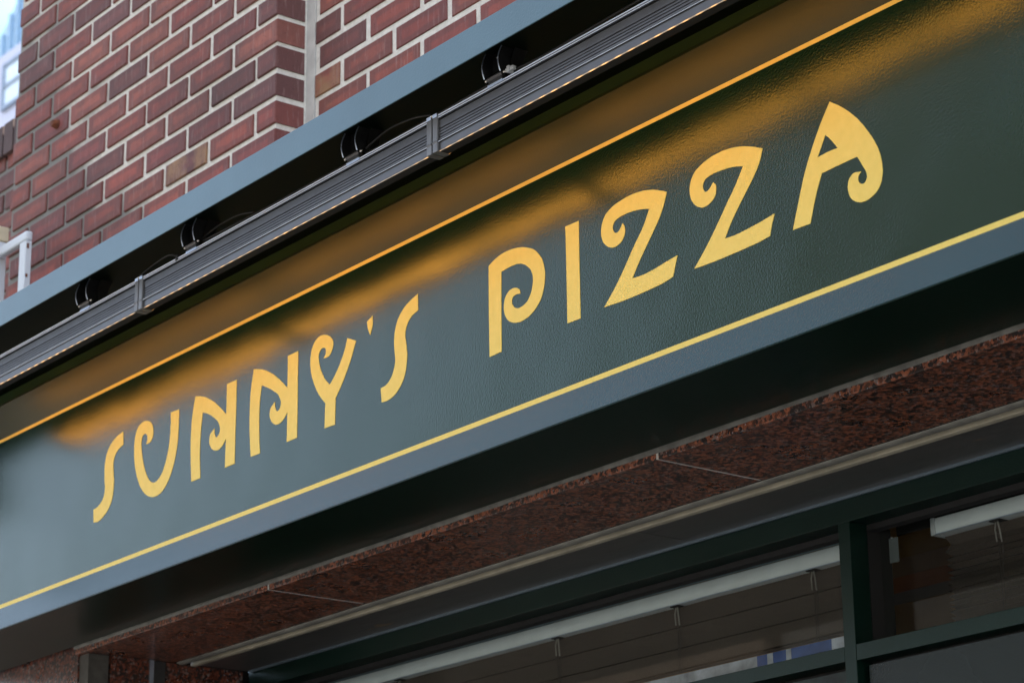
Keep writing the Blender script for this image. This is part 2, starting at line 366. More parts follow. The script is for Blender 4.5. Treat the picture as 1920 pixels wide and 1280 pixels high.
# ------------------------------------------------------------------ the shop building
shop = tag(empty('shop_building', (0, .3, GZ)), 'red brick shop building with pale mortar and polished red granite shopfront', 'building')
PAL = [(.33, .090, .065), (.31, .082, .060), (.28, .076, .060), (.34, .105, .075), (.25, .072, .062), (.19, .078, .070), (.30, .092, .068), (.35, .115, .08), (.18, .068, .058), (.32, .088, .062)]
def bricks(name, x_right, x_left, z0, z1, yf, yb, mort_z, joint_even, pitch, mat_b):
    """courses of chamfered bricks; joint_even = x of one joint in the course above mort_z"""
    bm = bmesh.new(); cl = bm.loops.layers.float_color.new('brick_colour'); cu = bm.loops.layers.float_color.new('brick_uv')
    k = math.floor((z0-mort_z)/.07)
    J = .0140; JX = .0175
    while mort_z + .07*k < z1:
        zb = mort_z+.07*k+J/2; zt = mort_z+.07*(k+1)-J/2
        off = joint_even if k % 2 == 0 else joint_even + pitch/2
        n0 = math.floor((x_left-off)/pitch)-1; x = off + n0*pitch
        while x < x_right:
            a = max(x+JX/2, x_left); b = min(x+pitch-JX/2, x_right)
            if x_right - (x+pitch) < .03 and x_right-(x+pitch) > -.03: b = x_right
            if b-a > .025:
                jt = [random.uniform(-.0016, .0016) for _ in range(6)]
                x0, x1, c0, c1 = a+jt[0], (b if b == x_right else b+jt[1]), zb+jt[2], zt+jt[3]
                y0 = yf + jt[4]*.7
                ch = .0022
                back = [bm.verts.new((xx, yb, zz)) for xx, zz in ((x0, c0), (x1, c0), (x1, c1), (x0, c1))]
                mid = [bm.verts.new((xx+random.uniform(-.0006, .0006), y0+ch, zz+random.uniform(-.0006, .0006))) for xx, zz in ((x0, c0), (x1, c0), (x1, c1), (x0, c1))]
                fr = [bm.verts.new((xx, y0, zz)) for xx, zz in ((x0+ch, c0+ch), (x1-ch, c0+ch), (x1-ch, c1-ch), (x0+ch, c1-ch))]
                fs = [bm.faces.new(fr)]
                for q in range(4):
                    fs.append(bm.faces.new((back[q], back[(q+1) % 4], mid[(q+1) % 4], mid[q])))
                    fs.append(bm.faces.new((mid[q], mid[(q+1) % 4], fr[(q+1) % 4], fr[q])))
                c = random.choice(PAL); s = random.uniform(.85, 1.12); tan = float(random.random() < .03)
                c = tuple(v*s*1.12 for v in c)
                for f in fs:
                    for l in f.loops:
                        l[cl] = (*c, 1); q = l.vert.co
                        l[cu] = ((q.x-x0)/(x1-x0)*.998+.001, (q.z-c0)/(c1-c0)*.998+.001, tan, 1)
            x += pitch
        k += 1
    me_o = obj(name, bm, mat_b, shop)
    return me_o
# projecting pier on the left, wall set back behind the caulk joint
bricks('brickwork', -1.186, -2.567, .35, 3.0, .220, .300, .81-.07*20+.07, -1.385, .2125, M['brick'])
bricks('brickwork', 2.6, -1.150, .35, 3.0, .306, .36, .81-.07*20+.07, -1.036, .2125, M['brick'])
boxo('mortar', M['mortar'], shop, -2.563, -1.1890, .2255, .312, .34, 3.0)
boxo('mortar', M['mortar'], shop, -1.150, 2.6, .3098, .36, .34, 3.0)
boxo('caulk_joint', M['caulk'], shop, -1.189, -1.152, .307, .318, .34, 3.0)
boxo('core_wall', M['dark'], shop, -2.50, 8, .36, 8.5, .345, 3.2)
boxo('side_wall', M['dark'], shop, -2.50, -2.45, .70, 8.5, GZ, .345)
boxo('parapet', plain('coping', (.3, .29, .27), .8), shop, -2.6, 8, .2, 8.5, 3.203, 3.35)
bm = bmesh.new(); bmesh.ops.create_cone(bm, cap_ends=True, segments=12, radius1=.016, radius2=.009, depth=.02, matrix=Matrix.Translation((-2.304, .214, 1.197)) @ Matrix.Rotation(R(90), 4, 'X'))
obj('rusty_anchor', bm, M['rust'], shop)
# granite: column, reveal, lintel (two drops: front lip and soffit, with joints)
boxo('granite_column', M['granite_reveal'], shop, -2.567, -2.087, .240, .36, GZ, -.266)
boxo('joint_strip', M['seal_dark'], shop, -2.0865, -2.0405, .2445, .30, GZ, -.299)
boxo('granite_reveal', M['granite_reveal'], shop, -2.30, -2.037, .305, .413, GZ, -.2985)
boxo('corner_trim', M['alu_light'], shop, -2.16, -2.034, .4135, .425, GZ, -.2985)
boxo('corner_trim', M['alu'], shop, -2.16, -2.042, .4255, .462, GZ, -.2985)
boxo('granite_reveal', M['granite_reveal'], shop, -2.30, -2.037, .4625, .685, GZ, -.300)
xs = [-2.0865, -1.19, .128, 1.45, 2.77]
for a, b in zip(xs, xs[1:]):
    boxo('granite_lintel', M['granite'], shop, a+.0030, b-.0030, .2290, .486, -.298, .2, bevel=.0015)
boxo('lintel_joint', M['caulk'], shop, -2.08, 2.7, .2300, .484, -.2974, .18)
# smeared sealant between the sign box and the lintel
bm = bmesh.new(); N = 90; x0, x1 = -2.085, 2.7
prev = None
for i in range(N+1):
    x = x0+(x1-x0)*i/N; w = .0135 + .004*noise.noise(Vector((x*3, 0, 0))) + .0018*noise.noise(Vector((x*17, 3, 0)))
    cur = [bm.verts.new((x, .2262, -.2740)), bm.verts.new((x, .2258, -.2754-w*.4)), bm.verts.new((x, .2286, -.2754-w*.75))]
    if prev:
        for q in range(2): bm.faces.new((prev[q], cur[q], cur[q+1], prev[q+1]))
    prev = cur
obj('sealant', bm, M['seal_grey'], shop)
bm = bmesh.new(); prev = None
for i in range(121):
    x = -2.03+4.7*i/120; r = .0125+.0012*noise.noise(Vector((x*5, 0, 2)))
    cur = [bm.verts.new((x,   .4995-r*math.cos(math.pi*q/6)*1.05, -.2985-r*.34*math.sin(math.pi*q/6))) for q in range(7)]
    if prev:
        for q in range(6): bm.faces.new((prev[q], cur[q], cur[q+1], prev[q+1]))
    prev = cur
obj('sealant_bead', bm, M['bead'], shop, smooth=True)
boxo('gap', M['dark'], shop, -2.03, 2.7, .484, .56, -.292, .1)
boxo('cream_strip', M['cream'], shop, -2.03, 2.7, .5265, .5425, -.3035, -.2925, bevel=.002)
for a, b in ((-2.03, -.3085), (-.3060, 1.7), (1.7025, 2.7)):
    boxo('soffit_panel', M['soffit'], shop, a, b, .543, .6915, -.2990, -.285)
boxo('soffit_edge', plain('blue_grey_edge', (.20, .26, .31), .35, .5, .1, 30), shop, -2.02, 2.7, .692, .6975, -.3045, -.280)
# interior (one room)
room = M['room'] = plain('brown_interior_paint', (.22, .13, .07), .8, 0, .1, 2)
boxo('interior_wall', room, shop, -2.44, 8, 6.0, 6.1, GZ, .3)
boxo('interior_ceiling', plain('interior_ceiling', (.25, .18, .12), .8), shop, -2.44, 7.9, .90, 5.99, .1, .2)
boxo('interior_floor', plain('wood_floor', (.16, .10, .06), .4), shop, -2.44, 7.9, .75, 5.99, GZ+.003, GZ+.03)

# ------------------------------------------------------------------ sign box
sign = tag(empty('sign_box', (0, 0, -.275)), 'dark green shop sign box with gold lettering and thin gold stripes under a light hood', 'sign')
XL, XR = -2.62, 2.75
boxo('panel', M['panel'], sign, XL, XR, 0, .02, -.2140, .2140)
bm = bmesh.new(); prism_x(bm, [(0.0, .2140), (-.0260, .2890), (-.0240, .2960), (.03, .2960), (.03, .2140)], XL, XR); obj('top_rail', bm, M['top_rail'], sign)
bm = bmesh.new(); prism_x(bm, [(.0, -.2140), (.03, -.2140), (.03, -.2754), (-.0150, -.2754)], XL, XR); obj('bottom_rail', bm, M['rail'], sign, bevel=.0012)
bm = bmesh.new(); box(bm, XL+.001, XR-.001, .0302, .2270, -.2752, .2950)
obj('casing', bm, M['underside'], sign)
boxo('underside_sheet', M['underside'], sign, XL, XR, -.0142, .2272, -.2770, -.2756)
bm = bmesh.new()
box(bm, XL, XR, .0305, .2195, .2963, .3555)   # back board of the recess behind the top rail
obj('back_board', bm, M['recess'], sign)
# hood: ceiling sheet, folded front edge, end cheek
boxo('hood_ceiling', M['ceiling'], sign, XL, XR, -.2665, .2190, .3560, .3590)
bm = bmesh.new(); box(bm, XL-.002, XR+.002, -.2700, -.2670, .3200, .3800); obj('hood_edge', bm, M['hood'], sign, bevel=.001)
boxo('hood_top', M['rail'], sign, XL, XR, -.2668, .2190, .3765, .3795)
bm = bmesh.new(); v = [(-.2395, .3395), (.0, .02), (.0, .3395)]
prism_x(bm, [(-.2665, .3555), (-.2665, .18), (-.01, .02), (-.012, .3555)], XL-.002, XL+.004); obj('end_cheek', bm, M['underside'], sign)
# gold stripes and letters: painted film about half a millimetre thick
boxo('stripe', M['gold'], sign, XL, XR, -.0008, .0012, .2085, .2198)
boxo('stripe', M['gold'], sign, XL, XR, -.0010, .0012, -.2198, -.2085)
LETTERS = [
 ('S', [[(-1.4567,0.0906,1),(-1.4896,0.084),(-1.5123,0.0734),(-1.5287,0.0573),(-1.5369,0.0373),(-1.5382,0.0138),(-1.5365,-0.0064),(-1.5333,-0.0268),(-1.5362,-0.0439),(-1.5489,-0.057),(-1.568,-0.0648),(-1.5846,-0.0663,1),(-1.5811,-0.0979,1),(-1.5573,-0.0995),(-1.5305,-0.0903),(-1.5119,-0.0785),(-1.4978,-0.06),(-1.4926,-0.0376),(-1.4923,-0.0161),(-1.4959,0.0044),(-1.4979,0.0206),(-1.4938,0.0375),(-1.483,0.0488),(-1.468,0.0553),(-1.4543,0.0584,1)]]),
 ('U', [[(-1.2412,0.0836,1),(-1.2054,0.0816,1),(-1.2053,0.0424),(-1.2071,0.0123),(-1.2127,-0.015),(-1.222,-0.0394),(-1.2368,-0.0646),(-1.2556,-0.0832),(-1.2768,-0.0938),(-1.3116,-0.0949),(-1.3441,-0.0812),(-1.3681,-0.0588),(-1.385,-0.0319),(-1.3961,-0.0042),(-1.4014,0.0223),(-1.402,0.0459),(-1.3989,0.0668),(-1.3893,0.0822),(-1.371,0.0905),(-1.3445,0.0887),(-1.3249,0.0766),(-1.3178,0.0594),(-1.3192,0.0461),(-1.3297,0.036),(-1.3483,0.0351,1),(-1.3429,0.0439),(-1.3443,0.054),(-1.3531,0.0607),(-1.365,0.0588),(-1.3699,0.0483),(-1.3685,0.0285),(-1.3633,0.0078),(-1.3542,-0.0155),(-1.3415,-0.0376),(-1.3274,-0.0532),(-1.3101,-0.0624),(-1.2935,-0.0616),(-1.2758,-0.0521),(-1.2606,-0.0326),(-1.2509,-0.0119),(-1.244,0.0113),(-1.2412,0.0375),(-1.2402,0.0622)]]),
 ('N', [[(-1.1351,0.0942,1),(-1.1069,0.0872),(-1.0768,0.0742),(-1.0468,0.056),(-1.0205,0.0358),(-1.0033,0.0213,1),(-1.0032,0.089,1),(-0.9643,0.089,1),(-0.9636,0.0249),(-0.9646,-0.0329),(-0.9646,-0.0963,1),(-1.0035,-0.0966,1),(-1.003,-0.0626),(-1.0016,-0.032,1),(-1.0132,-0.0428),(-1.0272,-0.0497),(-1.047,-0.0486),(-1.0639,-0.0379),(-1.0711,-0.0236),(-1.0682,-0.0086),(-1.0513,0.0015,1),(-1.05,-0.0109),(-1.0419,-0.0202),(-1.0324,-0.017),(-1.0278,-0.0064),(-1.0336,0.0087),(-1.0563,0.0278),(-1.0807,0.0416),(-1.1028,0.0501,1),(-1.1084,0.0107),(-1.1102,-0.0381),(-1.1056,-0.0968,1),(-1.1428,-0.0968,1),(-1.1477,-0.0492),(-1.1503,0.0107),(-1.146,0.0554),(-1.1399,0.0798)]]),
 ('N', [[(-0.8945,0.0946,1),(-0.8636,0.0863),(-0.8356,0.0739),(-0.8077,0.0572),(-0.78,0.0358),(-0.7614,0.0198,1),(-0.7615,0.0892,1),(-0.7228,0.0898,1),(-0.7225,0.0326),(-0.722,-0.0333),(-0.7222,-0.0962,1),(-0.7608,-0.0963,1),(-0.7602,-0.0615),(-0.7601,-0.0324,1),(-0.7708,-0.0421),(-0.7873,-0.0494),(-0.8059,-0.048),(-0.8215,-0.0375),(-0.8288,-0.0224),(-0.8258,-0.0098),(-0.8093,0.0017,1),(-0.8082,-0.0104),(-0.799,-0.0211),(-0.7891,-0.0169),(-0.7857,-0.0064),(-0.7926,0.0086),(-0.8169,0.028),(-0.8413,0.0413),(-0.8623,0.0512,1),(-0.8681,0.0215),(-0.8701,-0.0163),(-0.8686,-0.0548),(-0.8643,-0.0966,1),(-0.9001,-0.0962,1),(-0.906,-0.046),(-0.9079,-0.0072),(-0.9062,0.0387),(-0.9012,0.0703)]]),
 ('Y', [[(-0.5406,0.069,1),(-0.5098,0.0553,1),(-0.5256,0.0244),(-0.5407,0.0011),(-0.5596,-0.0236),(-0.5814,-0.0471,1),(-0.582,-0.0769),(-0.5827,-0.1015,1),(-0.62,-0.1006,1),(-0.6191,-0.0679),(-0.618,-0.0488,1),(-0.6382,-0.029),(-0.6568,-0.0037),(-0.6708,0.0253),(-0.6759,0.0521),(-0.6728,0.0746),(-0.6611,0.0924),(-0.6412,0.0999),(-0.6211,0.0975),(-0.601,0.0868),(-0.592,0.074),(-0.5957,0.0589),(-0.6062,0.049),(-0.6268,0.0484,1),(-0.6183,0.0591),(-0.6192,0.0662),(-0.6253,0.0711),(-0.6365,0.0708),(-0.6443,0.0624),(-0.6439,0.0461),(-0.6355,0.0255),(-0.6211,0.0034),(-0.6029,-0.0133,1),(-0.5836,0.003),(-0.5682,0.0196),(-0.5511,0.0448)]]),
 ("'", [[(-0.4515,0.0919,1),(-0.452,0.0705),(-0.4598,0.0537,1),(-0.4664,0.0654),(-0.4712,0.0844,1)]]),
 ('S', [[(-0.2971,0.0936,1),(-0.3236,0.0866),(-0.3473,0.0754),(-0.3638,0.0599),(-0.3736,0.0403),(-0.3765,0.0188),(-0.3745,-0.0062),(-0.3725,-0.0222),(-0.378,-0.0407),(-0.3889,-0.0555),(-0.4036,-0.064),(-0.4221,-0.066,1),(-0.4182,-0.0957,1),(-0.3997,-0.0969),(-0.3776,-0.0925),(-0.3558,-0.0793),(-0.3413,-0.0611),(-0.3349,-0.0408),(-0.3328,-0.0194),(-0.3361,0.0036),(-0.3394,0.0221),(-0.3344,0.0385),(-0.3199,0.0523),(-0.2967,0.0602,1)]]),
 ('P', [[(-0.069,0.0839,1),(-0.0519,0.0907),(-0.0292,0.0957),(-0.004,0.0963),(0.0236,0.0927),(0.0428,0.0873),(0.0645,0.0776),(0.0831,0.0614),(0.0947,0.042),(0.099,0.0196),(0.0964,-0.0007),(0.0864,-0.0242),(0.0699,-0.0389),(0.0481,-0.0486),(0.0262,-0.0514),(0.0044,-0.0475),(-0.012,-0.0383),(-0.0223,-0.0221),(-0.0239,-0.0056),(-0.0195,0.0075),(-0.0055,0.0178),(0.0125,0.0176),(0.0226,0.0115),(0.0265,0.0023,1),(0.0136,0.0043),(0.0025,0.0012),(0.0002,-0.007),(0.005,-0.0163),(0.0159,-0.0229),(0.0323,-0.0231),(0.046,-0.0181),(0.0572,-0.0054),(0.0629,0.0089),(0.0638,0.0228),(0.0581,0.0386),(0.0448,0.0514),(0.023,0.0613),(0.0037,0.0634),(-0.0307,0.0613,1),(-0.0318,-0.007),(-0.0324,-0.0933,1),(-0.0687,-0.0944,1),(-0.0695,-0.0323),(-0.0696,0.0397)]]),
 ('I', [[(0.1602,0.0919,1),(0.1983,0.0911,1),(0.1977,-0.0006),(0.1978,-0.0926,1),(0.161,-0.0917,1),(0.1609,0.0101)]]),
 ('Z', [[(0.4379,0.0699,1),(0.4273,0.046),(0.4138,0.0256),(0.4005,0.0104),(0.3818,-0.0103),(0.3631,-0.031),(0.341,-0.0591,1),(0.367,-0.061),(0.3974,-0.0594),(0.4301,-0.0552),(0.4599,-0.0519,1),(0.4529,-0.0697),(0.4467,-0.0868,1),(0.4235,-0.0904),(0.3959,-0.092),(0.358,-0.0928),(0.3118,-0.0926),(0.2637,-0.0902,1),(0.2921,-0.065),(0.3219,-0.033),(0.3517,0.0023),(0.3732,0.0258),(0.391,0.0536,1),(0.3746,0.0582),(0.3542,0.0619),(0.3284,0.0638),(0.31,0.0628),(0.2968,0.0583),(0.292,0.0508),(0.294,0.0421),(0.3012,0.0364),(0.3091,0.0384),(0.3187,0.0498,1),(0.3236,0.042),(0.3244,0.0302),(0.3183,0.0195),(0.3068,0.0132),(0.2898,0.0126),(0.2743,0.0203),(0.2641,0.0324),(0.2601,0.048),(0.2626,0.0635),(0.271,0.0771),(0.2899,0.0875),(0.3164,0.0926),(0.3452,0.0943),(0.376,0.0915),(0.4063,0.0836)]]),
 ('Z', [[(0.6779,0.0695,1),(0.6666,0.0444),(0.6506,0.0244),(0.6321,0.0051),(0.611,-0.017),(0.5949,-0.0355),(0.5786,-0.0584,1),(0.606,-0.0596),(0.6358,-0.0579),(0.6677,-0.0553),(0.6987,-0.0513,1),(0.6917,-0.0672),(0.6852,-0.0863,1),(0.6584,-0.0888),(0.629,-0.0897),(0.5918,-0.0902),(0.5491,-0.0901),(0.5006,-0.0885,1),(0.5276,-0.0638),(0.5573,-0.0329),(0.587,0.0014),(0.6084,0.0254),(0.6295,0.0538,1),(0.6129,0.0589),(0.5929,0.0623),(0.5677,0.0642),(0.5472,0.0636),(0.5341,0.0595),(0.5296,0.0527),(0.5307,0.044),(0.5373,0.038),(0.546,0.0409),(0.5554,0.0498,1),(0.5609,0.0435),(0.5619,0.0331),(0.5577,0.0225),(0.5446,0.0148),(0.529,0.0127),(0.5139,0.019),(0.5016,0.0321),(0.496,0.0505),(0.4995,0.068),(0.5093,0.0815),(0.5253,0.0892),(0.5489,0.0953),(0.5771,0.097),(0.6074,0.0942),(0.6443,0.0841)]]),
 ('A', [[(0.8361,0.0964,1),(0.8563,0.0825),(0.876,0.0657),(0.8974,0.0431),(0.914,0.0206),(0.928,-0.0026),(0.9375,-0.0251),(0.9412,-0.0437),(0.9409,-0.0592),(0.937,-0.0735),(0.9283,-0.0845),(0.912,-0.0923),(0.8938,-0.0934),(0.8783,-0.0868),(0.8679,-0.0739),(0.8655,-0.0591),(0.8687,-0.0478),(0.8772,-0.041),(0.8959,-0.0427,1),(0.8892,-0.0493),(0.8887,-0.0561),(0.8938,-0.063),(0.9017,-0.0638),(0.9075,-0.057),(0.9061,-0.046),(0.9005,-0.0355),(0.8895,-0.0157,1),(0.8583,-0.0162),(0.8102,-0.0178,1),(0.7978,-0.0426),(0.7878,-0.0679),(0.7789,-0.0935,1),(0.739,-0.0922,1),(0.7544,-0.0502),(0.7718,-0.0056),(0.7911,0.0312),(0.8126,0.0653)],[(0.8224,0.0439,1),(0.8338,0.032),(0.8481,0.013,1),(0.8254,0.0134),(0.8021,0.0117,1),(0.8123,0.0276)]]),
]

def smooth_loop(pts, sub=7):
    n = len(pts); out = []
    for i in range(n):
        p1, p2 = pts[i], pts[(i+1) % n]
        p0 = p1 if len(p1) > 2 else pts[i-1]; p3 = p2 if len(p2) > 2 else pts[(i+2) % n]
        P0, P1, P2, P3 = [Vector(q[:2]) for q in (p0, p1, p2, p3)]
        # centripetal-ish tangents scaled to the segment length
        L = (P2-P1).length
        def tan(a, b, c):
            if (b-a).length < 1e-7: return (c-b)
            if (c-b).length < 1e-7: return (b-a)
            d1, d2 = (b-a).length, (c-b).length
            t = ((b-a)/d1*d2 + (c-b)/d2*d1)/(d1+d2)
            return t*L
        t1 = tan(P0, P1, P2); t2 = tan(P1, P2, P3)
        for s in range(sub):
            u = s/sub; h00 = 2*u**3-3*u**2+1; h10 = u**3-2*u**2+u; h01 = -2*u**3+3*u**2; h11 = u**3-u**2
            q = P1*h00+t1*h10+P2*h01+t2*h11
            e = .00040*noise.noise(Vector((q.x*160, q.y*160, i)))   # hand-cut edge
            out.append((q.x+e, q.y+e*.6))
    return out
def letter(ch, loops):
    bm = bmesh.new(); edges = []
    for lp in loops:
        vs = [bm.verts.new((x, -.0008, z)) for x, z in smooth_loop(lp)]
        edges += [bm.edges.new((vs[i], vs[(i+1) % len(vs)])) for i in range(len(vs))]
    bmesh.ops.triangle_fill(bm, edges=edges, use_beauty=True, use_dissolve=False, normal=(0, -1, 0))
    r = bmesh.ops.extrude_face_region(bm, geom=list(bm.faces))
    bmesh.ops.translate(bm, vec=(0, .0011, 0), verts=[g for g in r['geom'] if isinstance(g, bmesh.types.BMVert)])
    o = obj('letter' if ch != "'" else 'apostrophe', bm, M['gold'], sign)
    return o
for ch, loops in LETTERS: letter(ch, loops)

# ------------------------------------------------------------------ LED wall-washer bars under the hood
BY, BT, BB = -.2050, .2930, .2245       # front face, top, bottom
def housing_outline():
    pts = [(BY, BB)]
    z = BB; pts += [(BY, BB+.0150), (BY-.0024, BB+.0155), (BY-.0006, BB+.0178), (BY+.0020, BB+.0185)]
    zz = BB+.0195
    for k in range(4):               # cooling fins
        pts += [(BY+.0012, zz), (BY-.0004, zz+.0005), (BY-.0004, zz+.0038), (BY+.0012, zz+.0043)]; zz += .0056
    pts += [(BY+.0020, zz), (BY-.0004, zz+.0008), (BY-.0004, BT-.0105), (BY+.0020, BT-.0098), (BY+.0020, BT-.0085), (BY-.0026, BT-.0080), (BY-.0004, BT-.0052), (BY+.0018, BT-.0048), (BY+.0018, BT-.0038), (BY-.0022, BT-.0032), (BY+.0008, BT), (BY+.0240, BT), (BY+.0360, BT-.012), (BY+.0360, BB+.0250), (BY+.0210, BB+.0100), (BY+.0210, BB)]
    return pts
def make_bracket(x, parent, loose_clip=False):
    """curved steel cradle, hinge rod, screws and a foot clamped on the bar"""
    b = boxo('mounting_bracket', M['black_metal'], parent, x-.021, x+.021, -.2000, -.1985, .3200, .3553)
    def arm(dx, y0):
        bm = bmesh.new(); n = 10; o = []; i_ = []
        for k in range(n+1):
            a = k/n; z = .3553-.0495*a; y = y0-.0080*math.sin(a*math.pi*.9)-.004*a
            o.append((y-.012+.003*a, z)); i_.append((y+.016-.002*a, z))
        prism_x(bm, o+i_[::-1], x+dx-.0008, x+dx+.0008); return bm
    for ax, ay in ((-.022, -.200), (.022, -.200), (-.010, -.178), (.030, -.176)): obj('arm', arm(ax, ay), M['black_metal'], b)
    n = 10
    for dx in (-.0222, .0222):
        bm = bmesh.new(); tube(bm, [(x+dx-.001*(1 if dx < 0 else -1), -.213-.0080*math.sin(k/n*math.pi*.9)-.001*k/n, .3550-.0495*k/n) for k in range(n+1)], .0012, 5)
        obj('arm_edge', bm, M['alu_light'], b)
    bm = bmesh.new(); tube(bm, [(x-.0205, -.2085, .3050), (x+.0205, -.2085, .3050)], .0048, 12)
    box(bm, x-.0185, x+.0185, -.2105, -.2010, .2945, .3040)
    obj('hinge', bm, M['alu'], b, smooth=False)
    for s in (-1, 1):
        bm = bmesh.new(); bmesh.ops.create_uvsphere(bm, u_segments=10, v_segments=6, radius=.0036, matrix=Matrix.Translation((x+s*.0262, -.2090, .3050)))
        obj('screw', bm, M['steel'], b, smooth=True)
    bm = bmesh.new(); bmesh.ops.create_uvsphere(bm, u_segments=10, v_segments=6, radius=.0032, matrix=Matrix.Translation((x-.004, -.2012, .345)))
    obj('screw', bm, M['steel'], b, smooth=True)
    bm = bmesh.new(); prism_x(bm, [(BY-.0046, BT-.0035), (BY-.0050, BT+.0020), (BY+.0100, BT+.0030), (BY+.0100, BT+.0004), (BY-.0020, BT+.0002)], x-.0225, x+.0195)
    obj('foot', bm, M['alu_light'], b)
    if loose_clip:
        bm = bmesh.new(); box(bm, x+.030, x+.052, -.2110, -.2030, .3010, .3085); box(bm, x+.036, x+.043, -.2130, -.2015, .2985, .3110)
        obj('cable_clip', bm, M['white_plastic'], b, bevel=.001)
    return b
def make_bar(x0, x1, brx, label, clip=()):
    t = tag(empty('light_bar', ((x0+x1)/2, BY, BB)), label, 'light', 'linear lights along the sign hood')
    bm = bmesh.new(); prism_x(bm, housing_outline(), x0+.015, x1-.015); obj('housing', bm, M['alu'], t)
    for za, zb_ in ((BB+.0158, BB+.0169), (BT-.0056, BT-.0043), (BT-.0016, BT+.0002)):      # bright bluish strips added as sky highlights on the ridges
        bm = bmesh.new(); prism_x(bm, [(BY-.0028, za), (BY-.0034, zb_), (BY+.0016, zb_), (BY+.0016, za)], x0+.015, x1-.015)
        obj('sky_highlight', bm, M['alu_light'], t)
    boxo('bottom_plate', M['dark'], t, x0+.015, x1-.015, BY+.0022, BY+.0204, BB-.0014, BB-.0001)
    bm = bmesh.new()          # lens facing down and back at the sign
    prism_x(bm, [(BY+.0212, BB+.0103), (BY+.0361, BB+.0253), (BY+.0370, BB+.0245), (BY+.0222, BB+.0095)], x0+.0165, x1-.0165)
    obj('lens', bm, M['lens'], t)
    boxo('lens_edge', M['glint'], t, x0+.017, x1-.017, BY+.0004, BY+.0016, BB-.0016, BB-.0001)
    for a, b in ((x0+.0014, x0+.016), (x1-.016, x1-.0014)):
        bm = bmesh.new(); prism_x(bm, [(BY-.0045, BB-.0025), (BY-.0045, BB+.0150), (BY-.0062, BB+.0170), (BY-.0045, BB+.0190), (BY-.0045, BT+.0020), (BY+.0240, BT+.0020), (BY+.0400, BT-.012), (BY+.0400, BB+.024), (BY+.0240, BB-.0025)], a, b)
        obj('end_cap', bm, M['alu_mid'], t, bevel=.0012)
        bm = bmesh.new(); prism_x(bm, [(BY-.0048, BT-.0030), (BY-.0055, BT+.0034), (BY+.0200, BT+.0034), (BY+.0200, BT+.0022), (BY-.0045, BT+.0022), (BY-.0045, BT-.0030)], a+.001, b-.001)
        obj('cap_plate', bm, M['alu_light'], t)
    bm = bmesh.new(); bmesh.ops.create_uvsphere(bm, u_segments=10, v_segments=6, radius=.0048, matrix=Matrix.Translation((x0-.004, BY-.001, BT+.004)))
    obj('screw', bm, M['steel'], t, smooth=True)
    for x in brx: make_bracket(x, t, x in clip)
    return t
make_bar(-2.100, -1.030, (-1.87, -1.268), 'grey finned light bar at the far left end of the hood')
make_bar(-1.029, .0395, (-.810, -.214), 'grey finned light bar in the middle, above the word that ends in an apostrophe S')
make_bar(.0405, 1.110, (.231, .850), 'grey finned light bar nearest the viewer, held by the bracket with a white cable clip', (.231,))

# black power leads lying along the bars
def cable(pts, r, label):
    bm = bmesh.new(); P = [Vector(p) for p in pts]; out = []
    for i in range(len(P)-1):
        p0, p1, p2, p3 = P[max(i-1, 0)], P[i], P[i+1], P[min(i+2, len(P)-1)]
        for s in range(8):
            u = s/8; out.append(.5*((2*p1)+(p2-p0)*u+(2*p0-5*p1+4*p2-p3)*u*u+(3*p1-p0-3*p2+p3)*u**3))
    out.append(P[-1]); tube(bm, out, r, 7)
    tag(obj('power_cable', bm, M['rubber'], smooth=True), label, 'cable', 'black leads along the light bars')
cable([(.262, -.203, .303), (.35, -.190, .3085), (.55, -.188, .314), (.85, -.188, .318), (1.3, -.19, .322)], .0030, 'black cable running right from the white clip along the nearest light bar')
cable([(-.185, -.200, .311), (-.12, -.196, .327), (-.05, -.195, .3245), (.0, -.197, .314), (.034, -.2030, .302)], .0022, 'black cable arching between the second bracket from the right and the bar joint')
cable([(-.185, -.199, .301), (-.10, -.193, .3035), (.02, -.192, .3065), (.10, -.192, .307), (.20, -.199, .303)], .0026, 'black cable lying low across the joint between the middle and nearest bars')
cable([(-.780, -.199, .306), (-.62, -.194, .3065), (-.45, -.192, .3070), (-.32, -.194, .3050), (-.238, -.199, .301)], .0026, 'black cable along the top of the middle light bar')
cable([(-1.035, -.203, .303), (-.985, -.198, .315), (-.92, -.200, .316), (-.875, -.207, .2985)], .0020, 'thin black cable looping over the far bar joint and down onto the bar')
bm = bmesh.new(); box(bm, -.876, -.868, -.2095, -.200, .288, .301)
tag(obj('cable_tie', bm, M['rubber']), 'black tie wrapped round the middle light bar', 'cable tie')
cable([(-.80, -.197, .312), (-.74, -.193, .325), (-.66, -.192, .326), (-.60, -.19, .315)], .0018, 'short black cable loop right of the second bracket from the left')

# ------------------------------------------------------------------ shop window under the lintel
win = tag(empty('shop_window', (0, .72, GZ)), 'dark green framed shop window with two panes under the granite lintel', 'window')
F = M['frame']; Y0 = .700
boxo('header', F, win, -2.03, 2.7, Y0, .775, -.3475, -.2800, bevel=.001)
boxo('mullion', F, win, .1085, .1390, Y0+.0005, .7475, -3.05, -.3480, bevel=.001)
boxo('transom', F, win, -1.99, .1080, Y0+.001, .770, -.6140, -.5850, bevel=.001)
boxo('transom', F, win, .1395, 2.7, Y0+.001, .770, -.6160, -.5850, bevel=.001)
boxo('left_jamb', F, win, -2.03, -1.995, Y0+.0005, .77, -3.05, -.3480, bevel=.001)
